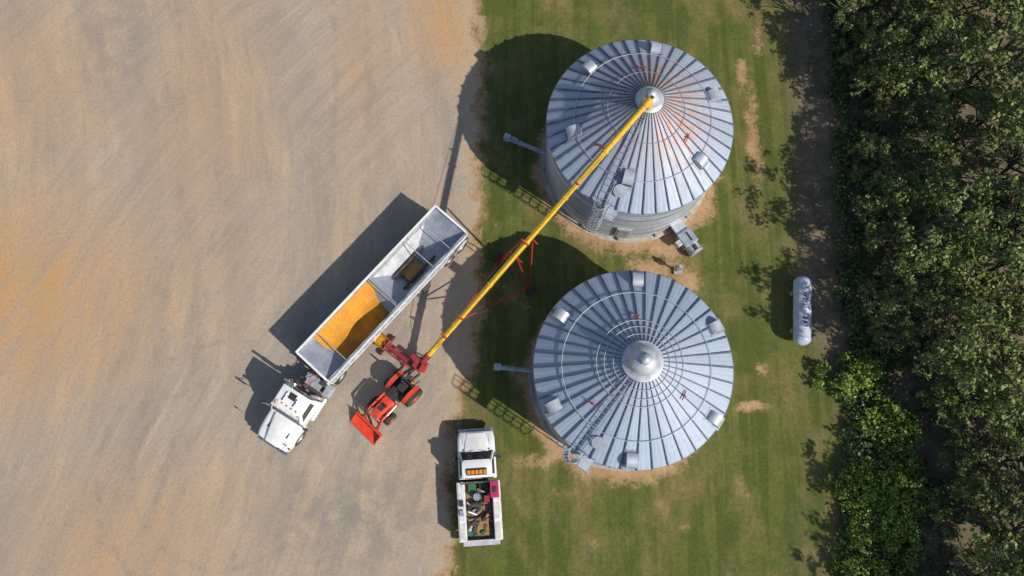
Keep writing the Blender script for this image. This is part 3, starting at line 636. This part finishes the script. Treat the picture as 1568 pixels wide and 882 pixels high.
for sy in(-1,1): b.add([(2.2,sy*W,.62),(2.12,sy*W,.35),(2.22,sy*W,.08),(2.45,sy*W,.03),(2.85,sy*W,.03),(2.75,sy*W,.15)],[(0,1,2,3,4,5)],'orange')
b.box((2.85,0,.03),(.1,2*W+.04,.03),'steel'); b.box((2.2,0,.64),(.08,2*W,.05),'orange')
for y in(-.5,.5): b.box((2.15,y,.4),(.1,.06,.45),'orange')
b.emit('front_loader',FT,.008)
b=B()
for sy in(-1,1): b.path([(-.9,sy*.3,.55),(-1.45,sy*.38,.5)],.035,'steel',6)
b.tube((-1.0,0,.6),(-1.75,.12,.55),.07,'black',10); b.tube((-.95,0,.95),(-1.4,0,.8),.03,'red',6)
b.emit('three_point_hitch_and_pto',FT)
# ------------------------------------------------------------------ swing-away grain auger
AU=empty('grain_auger',(0,0,0))
T0=Vector((-5.15,4.95,.75)); T1=Vector((6.62,16.72,9.45)); D=(T1-T0); d=D.normalized(); side=Vector((1,-1,0)).normalized(); up=side.cross(d).normalized()
if up.z<0: up=-up
def A_(s): return T0+D*s
b=B(); b.tube(A_(0),A_(1),.15,'yellow',18)
for i in range(1,6): b.tube(A_(i/6)-d*.06,A_(i/6)+d*.06,.185,'yellow',18)
b.emit('auger_tube',AU)
b=B()
b.tube(A_(1)-d*.25,A_(1)+d*.2,.19,'yellow',18); b.tube(A_(1)+d*.0,A_(1)+Vector((.12,.12,-.75)),.17,'yellow',14,.2); b.tube(A_(1)+d*.2,A_(1)+d*.35,.1,'steel',12)
b.emit('discharge_spout',AU)
b=B()
tw=((.12,.45),(.20,.5),(.5,.55),(.72,.35))
for s_,h in tw:
    c=A_(s_)
    for sg in(-1,1): b.tube(c,c+side*.42*sg*(h*1.1)+up*h*.6,.035,'red',6)
    b.tube(c-side*.42*(h*1.1)+up*h*.6,c+side*.42*(h*1.1)+up*h*.6,.035,'red',6)
for sg in(-1,1):
    pts=[A_(.03)]+[A_(s_)+side*.42*sg*(h*1.1)+up*h*.6 for s_,h in tw]+[A_(.95)]
    b.path(pts,.012,'steel',5)
b.emit('truss_cables_and_brackets',AU)
b=B()
ac=A_(.447); ac=Vector((ac.x,ac.y,.42))
for sg in(-1,1):
    wc=ac+side*1.25*sg
    b.tube(wc,A_(.52)+side*.12*sg-Vector((0,0,.2)),.042,'red',8)
    b.tube(wc,A_(.20)+side*.1*sg-Vector((0,0,.15)),.036,'red',8)
    b.tube(wc,A_(.447)+side*.1*sg,.034,'red',8)
b.tube(ac-side*1.3,ac+side*1.3,.055,'crimson',8)
b.tube(A_(.447)-side*.35,A_(.447)+side*.55,.04,'red',6); b.tube(A_(.52)-side*.25-Vector((0,0,.2)),A_(.52)+side*.5-Vector((0,0,.2)),.045,'red',6)
b.tube(ac-side*.9+Vector((0,0,1.3)),ac+side*.9+Vector((0,0,1.3)),.025,'crimson',6)
b.emit('undercarriage',AU)
for sg in(-1,1):
    w_=B(); w_.wheel((0,0,0),.36,.2,'red')
    w_.emit('transport_wheel',AU,0,Matrix.Translation(ac+side*1.4*sg-Vector((0,0,.06)))@Matrix.Rotation(math.radians(45),4,'Z'))
b=B()
b.box(T0+Vector((-.1,-.1,-.1)),(.75,.6,.5),'crimson',pi/4); b.tube(A_(0)-d*.3,A_(.035),.2,'crimson',16)
b.box(T0+Vector((.1,-.35,.15)),(.4,.35,.35),'red',pi/4+.3); b.tube(T0+Vector((-.35,-.3,-.1)),T0+Vector((-.75,-.7,-.15)),.05,'black',8)
b.tube(T0+Vector((.1,.3,-.1)),T0+Vector((.2,.4,-.72)),.04,'red',8); b.tube(T0+Vector((-.3,.05,-.1)),T0+Vector((-.4,-.05,-.72)),.04,'red',8); b.box(T0+Vector((-.4,.25,.1)),(.3,.5,.25),'crimson',pi/4)
b.emit('intake_boot',AU,.01)
b=B(); h0=Vector((-5.6,4.75,.5)); h1=Vector((-7.35,6.1,.42)); dd=(h1-h0).normalized(); nn=Vector((-dd.y,dd.x,0)); ang=math.atan2(dd.y,dd.x)
b.tube(h0,h1,.13,'crimson',14)
for t in(.25,.55,.85): b.box(h0+(h1-h0)*t,(.08,.5,.16),'crimson',ang)
for sg in(-1,1): b.tube(h0+nn*.24*sg,h1+nn*.24*sg,.03,'red',6); b.tube(h0+(h1-h0)*.3,h0+(h1-h0)*.3+nn*.4*sg-Vector((0,0,.45)),.035,'red',6)
b.emit('swing_conveyor',AU,.005)
b=B(); Mh=Matrix.Translation(h1+dd*.25+Vector((0,0,-.25)))@Matrix.Rotation(ang,4,'Z')
def hp(x,y,z): return Mh@Vector((x,y,z))
vs=[hp(-.42,-.34,.42),hp(.42,-.34,.42),hp(.42,.34,.42),hp(-.42,.34,.42),hp(-.2,-.15,.02),hp(.2,-.15,.02),hp(.2,.15,.02),hp(-.2,.15,.02)]
b.add(vs,[(0,1,5,4),(1,2,6,5),(2,3,7,6),(3,0,4,7),(4,5,6,7)],'yellow')
for i in range(4): b.tube(vs[i],vs[(i+1)%4],.03,'crimson',6)
b.box(hp(0,0,.2),(.5,.4,.03),'corn',ang)
for sg in(-1,1):
    w_=B(); w_.wheel((0,0,0),.18,.12,'red'); w_.emit('hopper_wheel',AU,0,Matrix.Translation(hp(-.4,.5*sg,-.0))@Matrix.Rotation(ang+pi/2,4,'Z'))
b.emit('intake_hopper',AU)
# ------------------------------------------------------------------ vegetation
def leafcloud(centres,radii,per,size,seed,flat=.75,up=.55):
    r=np.random.default_rng(seed); C=[];Tn=[];O=[]
    for c,R_ in zip(centres,radii):
        k=int(per*(R_**1.6)); ct=r.uniform(0,1)
        v=r.normal(size=(k,3)); v/=np.linalg.norm(v,axis=1)[:,None]
        rad=R_*r.uniform(.35,1.12,size=(k,1)); p=v*rad; p[:,2]*=flat
        C.append(c+p); n=v+r.normal(size=(k,3))*.6; n[:,2]+=up; O.append(n/np.linalg.norm(n,axis=1)[:,None])
        Tn.append(np.clip(.5*ct+.5*r.uniform(0,1,k)+.12*v[:,2],0,1))
    C=np.concatenate(C);O=np.concatenate(O);Tn=np.concatenate(Tn); n=len(C)
    a=np.cross(O,r.normal(size=(n,3))); a/=np.linalg.norm(a,axis=1)[:,None]; b_=np.cross(O,a)
    s=size*r.uniform(.5,1.4,(n,1)); 
    V=np.stack([C-a*s*.5,C+b_*s*.32,C+a*s*.6,C-b_*s*.32],1).reshape(-1,3)
    return V,Tn
def veg_mesh(name,trunk,V,T,leafm):
    nl=len(V)//4; tv=np.array(trunk.v) if trunk else np.zeros((0,3)); nt_=len(tv)
    me=bpy.data.meshes.new(name)
    faces=[tuple(f) for f in trunk.f] if trunk else []
    ls=[];lt=[];li=[]
    for f in faces: ls.append(len(li)); lt.append(len(f)); li+=f
    base=len(li)
    allv=np.concatenate([tv,V]) if nt_ else V
    me.vertices.add(len(allv)); me.vertices.foreach_set('co',allv.ravel())
    LI=np.concatenate([np.array(li,dtype=np.int64),np.arange(nl*4)+nt_]); me.loops.add(len(LI)); me.loops.foreach_set('vertex_index',LI)
    LS=np.concatenate([np.array(ls,dtype=np.int64),base+np.arange(nl)*4]); LT=np.concatenate([np.array(lt,dtype=np.int64),np.full(nl,4)])
    me.polygons.add(len(LS)); me.polygons.foreach_set('loop_start',LS); me.polygons.foreach_set('loop_total',LT)
    me.materials.append(M['bark']); me.materials.append(M[leafm])
    me.polygons.foreach_set('material_index',np.concatenate([np.zeros(len(ls),dtype=np.int32),np.ones(nl,dtype=np.int32)]))
    a=me.attributes.new('tint','FLOAT','FACE'); a.data.foreach_set('value',np.concatenate([np.full(len(ls),.5),T]).astype(np.float32))
    me.update(); me.validate(); return me
def tree_mesh(seed,h=8.,R=2.9):
    r=random.Random(seed); t=B(); 
    p=Vector((0,0,0)); rad=.2; pts=[(p.copy(),rad)]
    for i in range(6):
        p=p+Vector((r.uniform(-.18,.18),r.uniform(-.18,.18),h*.14)); rad*=.82; pts.append((p.copy(),rad))
    for (a,ra),(b_,rb_) in zip(pts[:-1],pts[1:]): t.tube(a,b_,ra,'bark',8,rb_,False)
    cs=[];rs=[];lobes=[]
    for i in range(15):
        a=i*2.4+r.uniform(-.4,.4); z=h*r.uniform(.32,.90); rr_=R*math.sqrt(max(.08,1-((z/h-.5)/.52)**2))*r.uniform(.4,1.02)
        e=Vector((math.cos(a)*rr_,math.sin(a)*rr_,z))
        s_=pts[max(1,min(5,int(z/(h*.14))-1))][0]
        m_=(s_+e)/2+Vector((0,0,.25)); t.tube(s_,m_,.07,'bark',6,.05,False); t.tube(m_,e,.05,'bark',6,.02,False)
        lobes.append((e,R*r.uniform(.2,.42)))
    lobes.append((Vector((r.uniform(-.4,.4),r.uniform(-.4,.4),h*.93)),R*.36))
    for e,lr in lobes:
        for j in range(10):
            v=Vector((r.gauss(0,1),r.gauss(0,1),r.gauss(.35,.8))).normalized(); c=e+v*lr*r.uniform(.5,1.25)
            cs.append(np.array(c)); rs.append(r.uniform(.2,.46))
    V,T=leafcloud(cs,rs,150,.20,seed)
    return veg_mesh('tree_mesh_%d'%seed,t,V,T,'leaf')
TM=[tree_mesh(s) for s in(1,2,3,4,5,6)]
rt=random.Random(21)
def put(meshes,name,x,y,sc,sz=1.):
    o=bpy.data.objects.new(name,rt.choice(meshes)); COL.objects.link(o); o.location=(x,y,-.05); o.rotation_euler=(rt.uniform(-.06,.06),rt.uniform(-.06,.06),rt.uniform(0,6.28)); o.scale=(sc,sc,sc*sz)
def col_(x,y0,y1,st,h,jx=.7):
    y=y0
    while y<y1:
        hh=h*rt.uniform(.76,1.22); put(TM,'deciduous_tree',x+rt.uniform(-jx,jx),y+rt.uniform(-.5,.5),hh/8,rt.uniform(.9,1.1)); y+=st*rt.uniform(.85,1.15)
col_(20.7,6.5,34,2.8,4.0,.9)
col_(23.3,4.5,35,2.9,6.9,.9)
col_(24.6,-14,4,2.7,4.9,.9)
col_(26.9,-15,36,3.4,8.0,1.)
col_(30.6,-16,38,4.3,9.4,1.)
def shrub_mesh(seed):
    r=random.Random(seed); cs=[];rs=[]; t=B()
    for i in range(5): a=i*1.3; t.tube((0,0,0),(math.cos(a)*.5,math.sin(a)*.5,.9),.03,'bark',5,.012,False)
    for i in range(40):
        a=r.uniform(0,6.28); q_=math.sqrt(r.random())*1.3; z=1.35*(1-(q_/1.45)**2)*r.uniform(.3,1.1)+.12
        cs.append(np.array((math.cos(a)*q_,math.sin(a)*q_,z))); rs.append(r.uniform(.15,.4))
    V,T=leafcloud(cs,rs,220,.15,seed); return veg_mesh('shrub_mesh_%d'%seed,t,V,T,'shrubleaf')
SM=[shrub_mesh(s) for s in(31,32,33)]
for i in range(40):
    y=rt.uniform(-8,5.2); put(SM,'green_shrub',np.interp(y,yt,xt)+.35+rt.uniform(0,3.9)*(1 if y<3 else .5),y,rt.uniform(.4,1.35),rt.uniform(.6,1.2))
cs=[];rs=[]
for i in range(2700):
    y=rng.uniform(-14,38); x=np.interp(y,yt,xt)+(1.3 if y>5 else .5)+abs(rng.normal(0,1))*2.0+ (rng.uniform(0,12) if rng.random()<.5 else 0)
    cs.append(np.array((x,y,rng.uniform(.05,.55)))); rs.append(rng.uniform(.2,.5))
V,T=leafcloud(cs,rs,85,.2,99)
o=bpy.data.objects.new('forest_undergrowth',veg_mesh('forest_undergrowth',None,V,T,'under')); COL.objects.link(o)
# ------------------------------------------------------------------ light, sky, camera
sd=Vector((.9728,-.655,1.0))
w=bpy.data.worlds.new('World'); S.world=w; w.use_nodes=True; nt=w.node_tree; bg=nt.nodes['Background']
sk=nt.nodes.new('ShaderNodeTexSky'); sk.sky_type='NISHITA'; sk.sun_disc=False
sk.sun_elevation=math.atan2(sd.z,math.hypot(sd.x,sd.y)); sk.sun_rotation=math.atan2(sd.x,sd.y)
nt.links.new(sk.outputs[0],bg.inputs[0]); bg.inputs[1].default_value=.115
L_=bpy.data.lights.new('sun','SUN'); L_.energy=5.0; L_.angle=math.radians(.53); L_.color=(1,.92,.80)
so=bpy.data.objects.new('sun',L_); COL.objects.link(so); so.rotation_euler=(-sd).to_track_quat('-Z','Y').to_euler(); so.location=(30,-20,40)
cam=bpy.data.cameras.new('camera'); cam.sensor_width=36; cam.lens=27.06; cam.clip_end=3000
co_=bpy.data.objects.new('camera',cam); COL.objects.link(co_); S.camera=co_
co_.matrix_world=Matrix.Translation((0,0,44.285))@Matrix.Rotation(.2101,4,Vector((math.cos(-.0043),-math.sin(-.0043),0)))
S.view_settings.view_transform='Standard'; S.view_settings.look='None'; S.view_settings.exposure=0
